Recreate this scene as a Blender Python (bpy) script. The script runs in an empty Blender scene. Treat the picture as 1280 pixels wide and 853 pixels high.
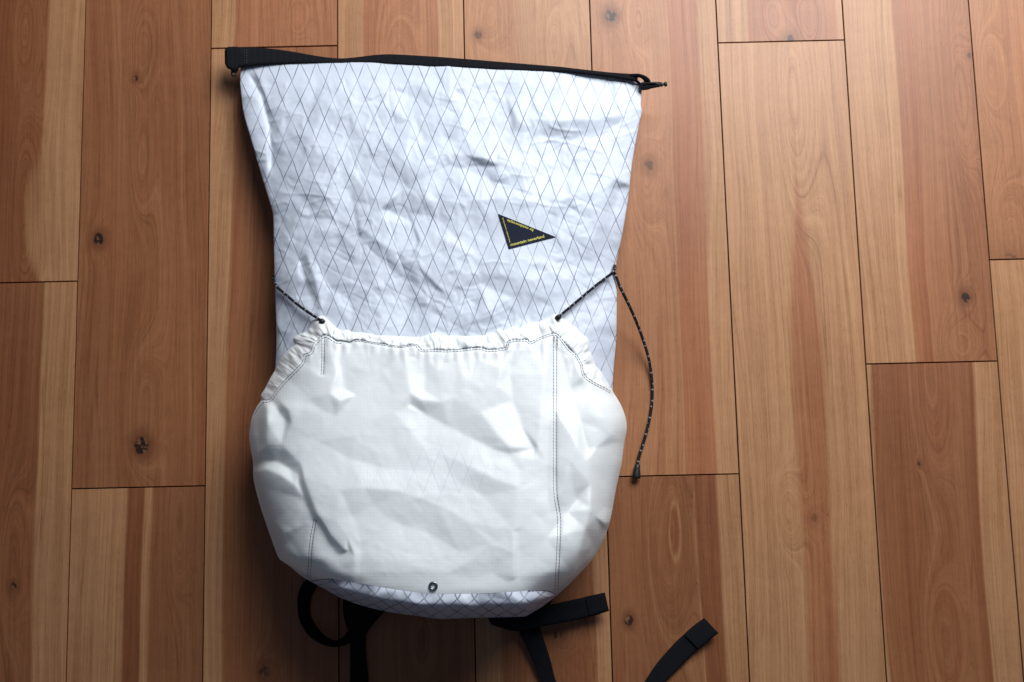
import bpy, bmesh, math, random
import numpy as np
from mathutils import Matrix, Vector
from mathutils.geometry import delaunay_2d_cdt

random.seed(7); np.random.seed(7)
scene = bpy.context.scene

# ------------------------------------------------------------------ camera
F, CX, CY = 1244.0, 640.0, 426.5          # focal length and centre in photo pixels (1280 x 853)
def nrm(v): v = np.array(v, float); return v / np.linalg.norm(v)
Yc = nrm((-240, 10376, -F)); Xc = nrm(np.cross(Yc, np.cross((1, 0.0231, 0), Yc)))
Zc = np.cross(Xc, Yc)
RM = np.array([Xc, Yc, Zc])               # camera vector -> world vector
D0 = F * 0.15 / 164.3
CAM = -D0 * (RM @ np.array([0, 0, -1.0]))
cam_data = bpy.data.cameras.new('camera'); cam = bpy.data.objects.new('camera', cam_data)
scene.collection.objects.link(cam)
M4 = Matrix.Identity(4)
for i in range(3):
    for j in range(3): M4[i][j] = RM[i][j]
    M4[i][3] = CAM[i]
cam.matrix_world = M4
cam_data.sensor_width = 36; cam_data.lens = 36 * F / 1280
cam_data.clip_start = 0.01; cam_data.clip_end = 50
scene.camera = cam

# ------------------------------------------------------------------ light
world = bpy.data.worlds.new('World'); scene.world = world; world.use_nodes = True
bg = world.node_tree.nodes['Background']
bg.inputs[0].default_value = (0.62, 0.74, 1.0, 1); bg.inputs[1].default_value = 0.10
def area(name, loc, target, sx, sy, power, col):
    l = bpy.data.lights.new(name, 'AREA'); l.shape = 'RECTANGLE'; l.size = sx; l.size_y = sy
    l.energy = power; l.color = col
    o = bpy.data.objects.new(name, l); scene.collection.objects.link(o); o.location = loc
    o.rotation_euler = (Vector(target) - Vector(loc)).to_track_quat('-Z', 'Y').to_euler()
    return o
area('window_light', (0.56, 1.08, 1.06), (0.24, 0.22, 0), 1.1, 0.80, 44.0, (0.94, 0.97, 1.0))
scene.view_settings.view_transform = 'Standard'; scene.view_settings.look = 'None'
scene.view_settings.exposure = 0.0; scene.view_settings.gamma = 1.0

# ------------------------------------------------------------------ helpers
PX = 0.15 / 164.3                          # metres per photo pixel on the floor
def P(px, py, z):
    """world points at height z seen at photo pixel (px, py)"""
    px = np.asarray(px, float); py = np.asarray(py, float); z = np.asarray(z, float)
    px, py, z = np.broadcast_arrays(px, py, z)
    d = np.stack([(px - CX) / F, -(py - CY) / F, -np.ones_like(px)], -1) @ RM.T
    t = (z - CAM[2]) / d[..., 2]
    return CAM + d * t[..., None]

def new_obj(name, mesh, mat=None, parent=None, **props):
    o = bpy.data.objects.new(name, mesh); scene.collection.objects.link(o)
    if mat is not None: mesh.materials.append(mat)
    if parent is not None: o.parent = parent
    for k, v in props.items(): o[k] = v
    return o

def grid_mesh(name, pts, uv=None, closed_u=False):
    """pts: (rows, cols, 3) world coordinates"""
    R, C = pts.shape[:2]
    idx = np.arange(R * C).reshape(R, C)
    a = idx[:-1, :-1].ravel(); b = idx[:-1, 1:].ravel(); c = idx[1:, 1:].ravel(); d = idx[1:, :-1].ravel()
    faces = np.stack([a, d, c, b], -1)
    if closed_u:
        a = idx[:-1, -1]; b = idx[:-1, 0]; c = idx[1:, 0]; d = idx[1:, -1]
        faces = np.concatenate([faces, np.stack([a, d, c, b], -1)])
    me = bpy.data.meshes.new(name)
    me.vertices.add(R * C); me.vertices.foreach_set('co', pts.reshape(-1).astype(np.float32))
    nf = len(faces)
    me.loops.add(nf * 4); me.loops.foreach_set('vertex_index', faces.reshape(-1).astype(np.int32))
    me.polygons.add(nf); me.polygons.foreach_set('loop_start', np.arange(0, nf * 4, 4, dtype=np.int32))
    me.polygons.foreach_set('loop_total', np.full(nf, 4, dtype=np.int32))
    me.polygons.foreach_set('use_smooth', np.ones(nf, dtype=bool))
    if uv is not None:
        l = me.uv_layers.new(name='uv')
        l.data.foreach_set('uv', uv.reshape(-1, 2)[faces.reshape(-1)].reshape(-1).astype(np.float32))
    me.update(calc_edges=True); me.validate()
    return me

def crom(pts, n, sub=12):
    """Catmull-Rom through pts, resampled to n points by length; works in any dimension"""
    p = np.array(pts, float)
    q = np.vstack([2 * p[0] - p[1], p, 2 * p[-1] - p[-2]])
    out = []
    for i in range(1, len(q) - 2):
        t = np.linspace(0, 1, sub, endpoint=False)[:, None]
        p0, p1, p2, p3 = q[i - 1], q[i], q[i + 1], q[i + 2]
        # tension lowered to avoid overshoot
        m1 = (p2 - p0) * 0.42; m2 = (p3 - p1) * 0.42
        L = np.linalg.norm(p2 - p1)
        for m in (m1, m2):
            k = np.linalg.norm(m)
            if k > L: m *= L / k
        out.append((2*t**3-3*t**2+1)*p1 + (t**3-2*t**2+t)*m1 + (-2*t**3+3*t**2)*p2 + (t**3-t**2)*m2)
    out.append(p[-1:]); c = np.vstack(out)
    return resample(c, n)
def resample(c, n):
    s = np.r_[0, np.cumsum(np.linalg.norm(np.diff(c[:, :2], axis=0), axis=1))]
    u = np.linspace(0, s[-1], n)
    return np.stack([np.interp(u, s, c[:, k]) for k in range(c.shape[1])], -1)

def coons(top, bottom, left, right):
    """top/bottom: (C,2), left/right: (R,2); corners shared"""
    C, R = len(top), len(left)
    u = np.linspace(0, 1, C)[None, :, None]; v = np.linspace(0, 1, R)[:, None, None]
    return ((1 - v) * top[None] + v * bottom[None] + (1 - u) * left[:, None] + u * right[:, None]
            - ((1 - u) * (1 - v) * top[0] + u * (1 - v) * top[-1] + (1 - u) * v * bottom[0] + u * v * bottom[-1]))

def tube(name, pts, radii, seg=12, mat=None, parent=None, cap=True, **props):
    """round tube through 3D points (N,3) with per-point radius; uv = (length in mm, turn)"""
    pts = np.array(pts, float); N = len(pts)
    radii = np.broadcast_to(np.array(radii, float), (N,))
    tan = np.gradient(pts, axis=0); tan /= np.linalg.norm(tan, axis=1)[:, None] + 1e-12
    up = np.array([0.01, 0.02, 1.0])
    ref = up; V = []
    s = np.r_[0, np.cumsum(np.linalg.norm(np.diff(pts, axis=0), axis=1))] * 1000
    uv = []
    for i in range(N):
        a = ref - tan[i] * np.dot(ref, tan[i])
        if np.linalg.norm(a) < 1e-3: a = np.cross(tan[i], [1, 0, 0])
        a /= np.linalg.norm(a); b = np.cross(tan[i], a); ref = a
        th = np.linspace(0, 2 * np.pi, seg + 1)
        V.append(pts[i] + radii[i] * (np.cos(th)[:, None] * a + np.sin(th)[:, None] * b))
        uv.append(np.stack([np.full(seg + 1, s[i]), th / (2 * np.pi)], -1))
    V = np.array(V); uv = np.array(uv)
    if cap:
        V = np.concatenate([np.repeat(pts[:1, None], seg + 1, 1), V, np.repeat(pts[-1:, None], seg + 1, 1)])
        uv = np.concatenate([uv[:1], uv, uv[-1:]])
    return new_obj(name, grid_mesh(name, V, uv), mat, parent, **props)

def ribbon(name, e1, e2, mat, parent, thick=0.0016, n=120, m=9, **props):
    """webbing between two traced edges [(px,py,z)...]; solid with thickness, uv in mm"""
    a = crom(e1, n); b = crom(e2, n)
    t = np.linspace(0, 1, m)[None, :, None]
    g = a[:, None] * (1 - t) + b[:, None] * t
    top = P(g[..., 0], g[..., 1], g[..., 2])
    gu = np.gradient(top, axis=0); gv = np.gradient(top, axis=1)
    nn = np.cross(gu, gv); nn /= np.linalg.norm(nn, axis=-1)[..., None] + 1e-12
    nn *= np.sign(nn[..., 2:3] + 1e-9)
    edge = np.minimum(t, 1 - t) * 2
    top = top + nn * thick * 0.5 * np.clip(edge * 4, 0.3, 1)
    bot = top - nn * thick
    loop = np.concatenate([top, bot[:, ::-1], top[:, :1]], 1)
    c = top.mean(1, keepdims=True)[:1], top.mean(1, keepdims=True)[-1:]
    loop = np.concatenate([np.repeat(c[0], loop.shape[1], 1), loop, np.repeat(c[1], loop.shape[1], 1)], 0)
    L = np.r_[0, np.cumsum(np.linalg.norm(np.diff((a + b)[:, :2] / 2, axis=0), axis=1))] * PX * 1000
    L = np.r_[L[0], L, L[-1]]
    w = np.linalg.norm(a[:, :2] - b[:, :2], axis=1).max() * PX * 1000
    tv = np.r_[np.linspace(0, w, m), np.linspace(w, 0, m), 0]
    uv = np.stack(np.broadcast_arrays(L[:, None], tv[None]), -1)
    return new_obj(name, grid_mesh(name, loop, uv), mat, parent, **props)

# ------------------------------------------------------------------ node helper
class NT:
    def __init__(s, name):
        s.m = bpy.data.materials.new(name); s.m.use_nodes = True; s.t = s.m.node_tree
        s.t.nodes.clear(); s.out = s.t.nodes.new('ShaderNodeOutputMaterial')
        s.b = s.t.nodes.new('ShaderNodeBsdfPrincipled'); s.link(s.b.outputs[0], s.out.inputs[0])
    def link(s, a, b): s.t.links.new(a, b)
    def put(s, sock, v):
        if hasattr(v, 'is_output') or isinstance(v, bpy.types.NodeSocket): s.link(v, sock)
        else: sock.default_value = v
    def math(s, op, a, b=None, c=None, clamp=False):
        n = s.t.nodes.new('ShaderNodeMath'); n.operation = op; n.use_clamp = clamp
        s.put(n.inputs[0], a)
        if b is not None: s.put(n.inputs[1], b)
        if c is not None: s.put(n.inputs[2], c)
        return n.outputs[0]
    def add(s, a, b): return s.math('ADD', a, b)
    def mul(s, a, b): return s.math('MULTIPLY', a, b)
    def sub(s, a, b): return s.math('SUBTRACT', a, b)
    def smooth(s, x, lo, hi, a=0.0, b=1.0):
        n = s.t.nodes.new('ShaderNodeMapRange'); n.interpolation_type = 'SMOOTHSTEP'
        s.put(n.inputs[0], x); s.put(n.inputs[1], lo); s.put(n.inputs[2], hi)
        s.put(n.inputs[3], a); s.put(n.inputs[4], b); return n.outputs[0]
    def vec(s, x, y, z=0.0):
        n = s.t.nodes.new('ShaderNodeCombineXYZ'); s.put(n.inputs[0], x); s.put(n.inputs[1], y); s.put(n.inputs[2], z)
        return n.outputs[0]
    def noise(s, v, detail=2.0, rough=0.5, scale=1.0, dist=0.0):
        n = s.t.nodes.new('ShaderNodeTexNoise'); s.link(v, n.inputs['Vector'])
        n.inputs['Scale'].default_value = scale; n.inputs['Detail'].default_value = detail
        n.inputs['Roughness'].default_value = rough; n.inputs['Distortion'].default_value = dist
        return n.outputs[0]
    def mix(s, f, a, b, mode='MIX'):
        n = s.t.nodes.new('ShaderNodeMix'); n.data_type = 'RGBA'; n.blend_type = mode
        s.put(n.inputs[0], f); s.put(n.inputs[6], a); s.put(n.inputs[7], b); return n.outputs[2]
    def bump(s, h, strength, dist, normal=None):
        n = s.t.nodes.new('ShaderNodeBump'); n.inputs['Strength'].default_value = strength
        n.inputs['Distance'].default_value = dist; s.link(h, n.inputs['Height'])
        if normal is not None: s.link(normal, n.inputs['Normal'])
        return n.outputs[0]
    def sep(s, v):
        n = s.t.nodes.new('ShaderNodeSeparateXYZ'); s.link(v, n.inputs[0]); return n.outputs
    def pos(s):
        return s.sep(s.t.nodes.new('ShaderNodeNewGeometry').outputs['Position'])
    def uv(s):
        return s.sep(s.t.nodes.new('ShaderNodeTexCoord').outputs['UV'])
    def set(s, **k):
        names = dict(color='Base Color', rough='Roughness', spec='Specular IOR Level', metal='Metallic',
                     normal='Normal', coat='Coat Weight', coatr='Coat Roughness', sheen='Sheen Weight')
        for a, v in k.items(): s.put(s.b.inputs[names[a]], v)
        return s.m
def rgb(r, g, b): return (r, g, b, 1.0)

# ------------------------------------------------------------------ floor of planks
def SX(k): return -0.0484 + 0.15 * k       # seam positions across the floor
SAP, HEART = (0.350, 0.172, 0.080), (0.240, 0.082, 0.031)
def wood(seed, X0, heart, knots, eyes, tone=1.0, dark=1.0, flame=None, pink=0.0):
    n = NT('birch_plank_wood'); x, y, z = n.pos()
    fx = n.mul(n.sub(x, X0), 1 / 0.15)
    w1 = n.sub(n.noise(n.vec(n.mul(x, 5.0), n.mul(y, 1.6), seed * 3.7), 2.0, 0.45), 0.5)
    w2 = n.sub(n.noise(n.vec(n.mul(x, 14.0), n.mul(y, 3.2), seed * 1.3 + 9), 2.0, 0.5), 0.5)
    bump_sum = None
    def radial(px, py, sx, sy):
        c = P(px, py, 0.0)
        dx = n.mul(n.sub(x, float(c[0])), 1 / sx); dy = n.mul(n.sub(y, float(c[1])), 1 / sy)
        return n.add(n.mul(dx, dx), n.mul(dy, dy))
    for (px, py, sx, sy, A) in eyes:
        g = n.mul(n.math('EXPONENT', n.mul(radial(px, py, sx * PX, sy * PX), -1.0)), A)
        bump_sum = g if bump_sum is None else n.add(bump_sum, g)
    for (px, py, r, dk) in knots:
        g = n.mul(n.math('EXPONENT', n.mul(radial(px, py, r * 2.4 * PX, r * 4.2 * PX), -1.0)), 0.16)
        bump_sum = g if bump_sum is None else n.add(bump_sum, g)
    warp = n.add(n.mul(w1, 0.55), n.mul(w2, 0.09))
    phase = n.add(fx, warp)
    hx = n.add(fx, n.add(n.mul(w1, 0.20), n.mul(w2, 0.06)))
    if bump_sum is not None:
        phase = n.add(phase, bump_sum)
        hx = n.add(hx, n.mul(bump_sum, 0.25))
    # heartwood bands
    mask = None
    for (a, b, s) in heart:
        e = n.mul(n.smooth(hx, a - 0.012, a + 0.016), n.smooth(hx, b - 0.016, b + 0.012, 1.0, 0.0))
        e = n.mul(e, s); mask = e if mask is None else n.math('MAXIMUM', mask, e)
    if flame:
        c = P(flame[0], flame[1], 0.0); hw = flame[2] * PX
        dy = n.math('MAXIMUM', n.sub(float(c[1]), y), 0.0)
        width = n.mul(n.smooth(dy, 0.0, 0.28), hw)
        dx = n.math('ABSOLUTE', n.add(n.sub(x, float(c[0])), n.mul(w2, 0.012)))
        e = n.mul(n.smooth(n.sub(width, dx), -0.002, 0.007), 0.8)
        mask = e if mask is None else n.math('MAXIMUM', mask, e)
    if mask is None: mask = n.mul(w1, 0.0)
    big = n.noise(n.vec(n.mul(phase, 6.0), n.mul(y, 0.9), seed * 2.1 + 3), 2.0, 0.5)
    mask = n.math('MULTIPLY', mask, n.smooth(big, 0.2, 0.62, 0.72, 1.0))
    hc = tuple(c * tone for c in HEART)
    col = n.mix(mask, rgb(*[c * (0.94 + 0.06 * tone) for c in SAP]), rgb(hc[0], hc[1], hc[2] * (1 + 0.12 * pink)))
    ring = n.noise(n.vec(n.mul(phase, 26.0), n.mul(y, 1.2), seed), 2.5, 0.55)
    fine = n.noise(n.vec(n.mul(phase, 120.0), n.mul(y, 4.0), seed + 5), 2.0, 0.6)
    fib = n.noise(n.vec(n.mul(x, 950.0), n.mul(y, 26.0), seed), 2.0, 0.6)
    pore = n.noise(n.vec(n.mul(x, 1700.0), n.mul(y, 160.0), seed + 2), 1.0, 0.5)
    cross = n.noise(n.vec(n.mul(x, 55.0), n.mul(y, 75.0), seed + 8), 3.0, 0.6)
    mot = n.noise(n.vec(n.mul(x, 9.0), n.mul(y, 4.0), seed + 12), 2.0, 0.5)
    strk = n.noise(n.vec(n.mul(n.add(x, n.mul(warp, 0.05)), 330.0), n.mul(y, 3.5), seed + 31), 3.0, 0.65)
    f = n.add(1.0, n.mul(n.sub(ring, 0.5), 0.62))
    f = n.add(f, n.mul(n.sub(strk, 0.5), 0.55))
    f = n.add(f, n.mul(n.sub(fine, 0.5), 0.42)); f = n.add(f, n.mul(n.sub(fib, 0.5), 0.34))
    f = n.add(f, n.mul(n.sub(cross, 0.5), 0.22)); f = n.add(f, n.mul(n.sub(mot, 0.5), 0.50))
    f = n.sub(f, n.smooth(pore, 0.58, 0.70, 0.0, 0.16))
    # thin dark growth lines following the contours
    cl = n.noise(n.vec(n.mul(phase, 7.5), n.mul(y, 0.55), seed + 21), 1.0, 0.4)
    cl2 = n.math('ABSOLUTE', n.sub(n.math('FRACT', n.mul(cl, 9.0)), 0.5))
    f = n.sub(f, n.mul(n.smooth(cl2, 0.0, 0.055, 0.26, 0.0), n.smooth(fine, 0.3, 0.6)))
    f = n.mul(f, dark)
    col = n.mix(1.0, col, n.vec(n.math('POWER', f, 0.9), n.math('POWER', f, 1.15), n.math('POWER', f, 1.35)), 'MULTIPLY')
    for (px, py, r, dk) in knots:
        r2 = radial(px, py, r * 1.2 * PX, r * 1.5 * PX)
        rr = n.math('SQRT', n.math('ADD', n.add(r2, n.mul(w2, 2.2)), 0.12))
        kn = n.noise(n.vec(n.mul(x, 190.0), n.mul(y, 140.0), seed + 4), 3.0, 0.5)
        rr = n.add(rr, n.mul(n.sub(kn, 0.5), 0.9))
        col = n.mix(n.mul(n.math('POWER', n.smooth(rr, 0.7, 3.2, 1.0, 0.0), 1.5), 0.8 * dk), col, rgb(0.12, 0.040, 0.015))
        core = n.smooth(rr, 0.62, 1.02, 1.0, 0.0)
        inner = n.mix(n.smooth(kn, 0.50, 0.60), rgb(0.022, 0.010, 0.006), rgb(0.17, 0.075, 0.034))
        col = n.mix(n.mul(core, dk), col, inner)
    bh = n.add(n.mul(fib, 0.6), n.mul(ring, 0.5))
    nb = n.bump(bh, 0.12, 0.0006)
    rgh = n.add(0.36, n.mul(fib, 0.12))
    return n.set(color=col, rough=rgh, spec=0.36, normal=nb)

m = NT('joint_dark'); x, y, z = m.pos()
joint_mat = m.set(color=m.mix(m.noise(m.vec(m.mul(x, 90), m.mul(y, 90))), rgb(.012, .009, .007), rgb(.03, .02, .014)), rough=0.9)
bm = bmesh.new(); bmesh.ops.create_grid(bm, x_segments=1, y_segments=1, size=1.5)
for v in bm.verts: v.co.z = -0.0045
me = bpy.data.meshes.new('floor'); bm.to_mesh(me); bm.free()
floor = new_obj('floor', me, joint_mat, None, kind='structure', label='warm birch wood plank floor with dark joints under the backpack')

def plank(k, y0, y1, mat):
    g, c, dz = 0.00065, 0.0003, 0.0005
    X0, X1 = SX(k) + g, SX(k + 1) - g; y0 += g; y1 -= g
    z = random.uniform(-0.0002, 0.0002)
    o = [(X0, y0), (X1, y0), (X1, y1), (X0, y1)]; i = [(X0 + c, y0 + c), (X1 - c, y0 + c), (X1 - c, y1 - c), (X0 + c, y1 - c)]
    v = [(a, b, -0.004) for a, b in o] + [(a, b, z - dz) for a, b in o] + [(a, b, z) for a, b in i]
    f = [(8, 9, 10, 11)]
    for q in range(4):
        r = (q + 1) % 4
        f += [(q, r, r + 4, q + 4), (q + 4, r + 4, r + 8, q + 8)]
    me = bpy.data.meshes.new('plank'); me.from_pydata(v, [], f); me.update()
    return new_obj('plank', me, mat, floor)

def YJ(px, py): return float(P(px, py, 0.0)[1])
# column k, joint height, then (above), (below): heart bands, knots (px,py,r,dark), eyes (px,py,sx,sy,amp), tone (wood colour, with light falloff to left and bottom painted in), dark, flame
cols = [
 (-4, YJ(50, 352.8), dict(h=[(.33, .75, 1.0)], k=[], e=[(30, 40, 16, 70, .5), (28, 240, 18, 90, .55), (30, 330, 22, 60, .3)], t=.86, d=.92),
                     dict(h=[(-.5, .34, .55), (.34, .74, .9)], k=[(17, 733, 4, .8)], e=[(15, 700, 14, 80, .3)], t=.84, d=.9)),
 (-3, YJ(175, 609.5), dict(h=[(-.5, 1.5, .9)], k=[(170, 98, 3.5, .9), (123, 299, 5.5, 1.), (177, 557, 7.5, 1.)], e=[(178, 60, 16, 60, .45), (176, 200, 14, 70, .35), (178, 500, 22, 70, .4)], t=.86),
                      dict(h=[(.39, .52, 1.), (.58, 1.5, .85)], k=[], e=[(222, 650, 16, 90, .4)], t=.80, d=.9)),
 (-2, YJ(344, 59), dict(h=[(.20, 1.5, .75)], k=[], e=[(370, 20, 14, 30, .35)], t=1.15, p=1),
                   dict(h=[(.16, 1.5, .95)], k=[(330, 840, 6, .7)], e=[(300, 130, 10, 40, .2)], t=.95)),
 (-1, YJ(505, 420), dict(h=[(.22, .78, .7)], k=[], e=[(498, 85, 16, 55, .7)], t=1.25, p=1),
                    dict(h=[(-.5, 1.5, .9)], k=[], e=[(525, 800, 20, 60, .6)], t=.85)),
 (0, YJ(670, 330), dict(h=[(.0, .42, .35)], k=[(598, 44, 4.5, .55)], e=[(612, 20, 20, 50, .4), (690, 60, 16, 60, .3)], t=1.3, p=1),
                   dict(h=[(.2, .9, .9)], k=[(697, 795, 6.5, .8)], e=[(700, 740, 20, 70, .3)], t=.80)),
 (1, YJ(843, 594.5), dict(h=[(-.5, .62, .55), (.62, .87, .9)], k=[(764, 20, 6, .9), (812, 207, 6, .55)], e=[(797, 25, 12, 34, .45), (805, 230, 18, 60, .4)], t=1.15, p=.6),
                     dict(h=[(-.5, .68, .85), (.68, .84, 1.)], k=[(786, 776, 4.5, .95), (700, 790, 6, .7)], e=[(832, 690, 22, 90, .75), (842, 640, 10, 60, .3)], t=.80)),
 (2, YJ(976, 52), dict(h=[(.26, .93, .85)], k=[(988, 50, 6, .75)], e=[(965, 20, 14, 34, .4), (1012, 22, 14, 34, -.4)], t=1.05, p=.8),
                  dict(h=[], k=[(1018, 648, 5, .35)], e=[(990, 120, 22, 130, .75), (985, 640, 15, 42, .6)], t=1.1, fl=(992, 150, 21))),
 (3, YJ(1164, 453.5), dict(h=[(.40, 1.5, .75), (.40, .56, .95)], k=[(1207, 372, 5, .95), (1212, 70, 3, .5)], e=[(1200, 120, 14, 70, .5), (1200, 430, 20, 30, .4)], t=1.03, p=.3),
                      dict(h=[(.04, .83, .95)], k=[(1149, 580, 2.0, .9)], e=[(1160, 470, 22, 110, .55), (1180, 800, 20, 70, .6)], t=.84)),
 (4, YJ(1260, 324.5), dict(h=[(-.5, 1.5, .65)], k=[(1262, 330, 12, .4)], e=[(1238, 90, 14, 48, .5), (1262, 290, 22, 60, .5)], t=1.1),
                      dict(h=[(.45, .8, .8)], k=[], e=[], t=1.0)),
]
for k in (-6, -5, 5, 6):
    cols.append((k, random.uniform(-.3, .3), dict(h=[(random.uniform(-.3, .2), random.uniform(.5, .9), .8)], k=[], e=[], t=1.0),
                 dict(h=[(random.uniform(.2, .5), 1.5, .8)], k=[], e=[], t=1.0)))
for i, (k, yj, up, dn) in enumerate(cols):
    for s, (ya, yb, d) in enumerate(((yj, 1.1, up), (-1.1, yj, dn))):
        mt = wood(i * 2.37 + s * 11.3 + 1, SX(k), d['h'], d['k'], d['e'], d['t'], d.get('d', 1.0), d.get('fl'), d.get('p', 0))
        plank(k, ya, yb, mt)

# ------------------------------------------------------------------ fabric relief rasters (1 photo pixel per cell)
X0r, Y0r, Wr, Hr = 290, 60, 530, 740
gx, gy = np.meshgrid(np.arange(Wr) + X0r, np.arange(Hr) + Y0r); gx = gx.astype(float); gy = gy.astype(float)
def blur(a, s):
    r = int(s * 3) + 1; k = np.exp(-0.5 * (np.arange(-r, r + 1) / s) ** 2); k /= k.sum()
    p = np.pad(a, ((r, r), (0, 0)), mode='edge'); o = np.zeros_like(a)
    for i, w in enumerate(k): o += w * p[i:i + a.shape[0]]
    p = np.pad(o, ((0, 0), (r, r)), mode='edge'); o = np.zeros_like(a)
    for i, w in enumerate(k): o += w * p[:, i:i + a.shape[1]]
    return o
def vnoise(sx, sy, rot=0.0, rng=np.random):
    c, s = math.cos(rot), math.sin(rot)
    u = (gx * c + gy * s) / sx + 100; v = (-gx * s + gy * c) / sy + 100
    T = rng.rand(257, 257) * 2 - 1
    iu = np.floor(u).astype(int); iv = np.floor(v).astype(int); fu = u - iu; fv = v - iv
    fu = fu * fu * fu * (fu * (fu * 6 - 15) + 10); fv = fv * fv * fv * (fv * (fv * 6 - 15) + 10)
    g = lambda a, b: T[a % 257, b % 257]
    return ((g(iu, iv) * (1 - fu) + g(iu + 1, iv) * fu) * (1 - fv) + (g(iu, iv + 1) * (1 - fu) + g(iu + 1, iv + 1) * fu) * fv)
def facets(step, amp, stretch=1.0, lines=(), keep=0.0):
    """crumpled film: flat triangles between random heights, and between given creases (x, y, height)"""
    pts = []; fixed = []; edges = []
    for ln in lines:
        for i, q in enumerate(ln):
            if i: edges.append((len(fixed) - 1, len(fixed)))
            fixed.append(q)
    fa = np.array(fixed) if fixed else None
    ys = np.arange(Y0r - step, Y0r + Hr + 2 * step, step * stretch)
    for j, yy in enumerate(ys):
        for xx in np.arange(X0r - step * 1.5 + (j % 2) * step / 2, X0r + Wr + 2 * step, step):
            q = (xx + random.uniform(-.48, .48) * step, yy + random.uniform(-.48, .48) * step * stretch)
            if fa is None or np.min(np.hypot(fa[:, 0] - q[0], fa[:, 1] - q[1])) > keep: pts.append(Vector(q))
    v, e, f, ov, *_ = delaunay_2d_cdt([Vector(q[:2]) for q in fixed] + pts, edges, [], 0, 1e-4)
    h = np.random.randn(len(v)) * amp; out = np.zeros((Hr, Wr))
    for i, o in enumerate(ov):
        for k in o:
            if k < len(fixed): h[i] = fixed[k][2]
        if not o and fa is not None:     # crossing of two creases
            d = np.hypot(fa[:, 0] - v[i].x, fa[:, 1] - v[i].y); h[i] = fa[np.argmin(d), 2]
    for t in f:
        p = np.array([[v[i].x, v[i].y] for i in t]); hh = h[list(t)]
        x0, x1 = int(max(p[:, 0].min() - X0r, 0)), int(min(p[:, 0].max() - X0r + 2, Wr))
        y0, y1 = int(max(p[:, 1].min() - Y0r, 0)), int(min(p[:, 1].max() - Y0r + 2, Hr))
        if x1 <= x0 or y1 <= y0: continue
        A = np.array([p[1] - p[0], p[2] - p[0]]).T
        if abs(np.linalg.det(A)) < 1e-6: continue
        Ai = np.linalg.inv(A); X = gx[y0:y1, x0:x1] - p[0, 0]; Y = gy[y0:y1, x0:x1] - p[0, 1]
        a = Ai[0, 0] * X + Ai[0, 1] * Y; b = Ai[1, 0] * X + Ai[1, 1] * Y
        ins = (a >= -1e-6) & (b >= -1e-6) & (a + b <= 1 + 1e-6)
        val = hh[0] + a * (hh[1] - hh[0]) + b * (hh[2] - hh[0])
        out[y0:y1, x0:x1][ins] = val[ins]
    return out
def fold(h, pts, amp, wl, wr, end=0.25, soft=0.06):
    """crease along a polyline; wl / wr = how far it reaches left / right of the travelling direction"""
    p = np.array(pts, float); seg = np.diff(p, axis=0); L = np.linalg.norm(seg, axis=1); tot = L.sum()
    best = np.full(gx.shape, 1e9); sd = np.zeros(gx.shape); tt = np.zeros(gx.shape); acc = 0
    for a, d, l in zip(p[:-1], seg, L):
        t = ((gx - a[0]) * d[0] + (gy - a[1]) * d[1]) / (l * l); tc = np.clip(t, 0, 1)
        qx = gx - a[0] - tc * d[0]; qy = gy - a[1] - tc * d[1]; dist = np.hypot(qx, qy)
        side = np.sign((gx - a[0]) * (-d[1]) + (gy - a[1]) * d[0])
        mk = dist < best; best = np.where(mk, dist, best); sd = np.where(mk, side, sd)
        tt = np.where(mk, (acc + tc * l) / tot, tt); acc += l
    w = np.where(sd > 0, wr, wl)
    e = np.clip(tt / end, 0, 1) * np.clip((1 - tt) / end, 0, 1); e = np.where(end <= 0, 1, e); e = e * e * (3 - 2 * e)
    c = soft
    f = amp * e * (np.exp(-np.sqrt((best / w) ** 2 + c * c) + c))
    k1 = np.clip((best - 3) / 12, 0, 1); k2 = np.clip((best - 16) / 30, 0, 1)
    f = f * (1 - k1) + blur(f, 4.0) * k1
    h += f * (1 - k2) + blur(f, 11.0) * k2
def blob(h, x, y, sx, sy, amp, rot=0.0):
    c, s = math.cos(rot), math.sin(rot); u = (gx - x) * c + (gy - y) * s; v = -(gx - x) * s + (gy - y) * c
    h += amp * np.exp(-(u / sx) ** 2 - (v / sy) ** 2)
def sample(a, px, py):
    x = np.clip(np.asarray(px, float) - X0r, 0, Wr - 1.001); y = np.clip(np.asarray(py, float) - Y0r, 0, Hr - 1.001)
    ix = x.astype(int); iy = y.astype(int); fx = x - ix; fy = y - iy
    return (a[iy, ix] * (1 - fx) + a[iy, ix + 1] * fx) * (1 - fy) + (a[iy + 1, ix] * (1 - fx) + a[iy + 1, ix + 1] * fx) * fy

# outlines
body_left = [(301, 82), (300, 104), (304, 140), (313, 172), (323, 207), (333, 240), (341, 268), (342, 300), (343, 345), (345, 400), (345, 440), (342, 480), (334, 520), (326, 560), (328, 600), (338, 640), (352, 680), (370, 712), (388, 727)]
body_right = [(803, 105), (801, 130), (802, 140), (797, 165), (790, 205), (785, 250), (778, 292), (770, 333), (771, 355), (771, 400), (770, 430), (767, 462), (766, 490), (768, 530), (768, 570), (762, 610), (752, 650), (740, 690), (718, 722), (697, 744)]
body_top = [(301, 82), (320, 80), (360, 78.5), (420, 78), (450, 77), (480, 77), (520, 80), (560, 82), (620, 85.5), (680, 87.5), (705, 88), (740, 92), (775, 97), (790, 100), (803, 105)]
seam = [(388, 727), (398, 724.5), (412, 723.5), (430, 726), (450, 729.5), (475, 734), (500, 738), (530, 741.5), (560, 742.5), (600, 742), (640, 740), (668, 738), (684, 739), (697, 744)]
bottom = [(388, 727), (408, 738), (428, 748.5), (455, 758), (490, 766), (520, 770), (550, 774), (580, 773), (620, 772), (655, 771), (664, 767), (680, 757), (697, 744)]
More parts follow.
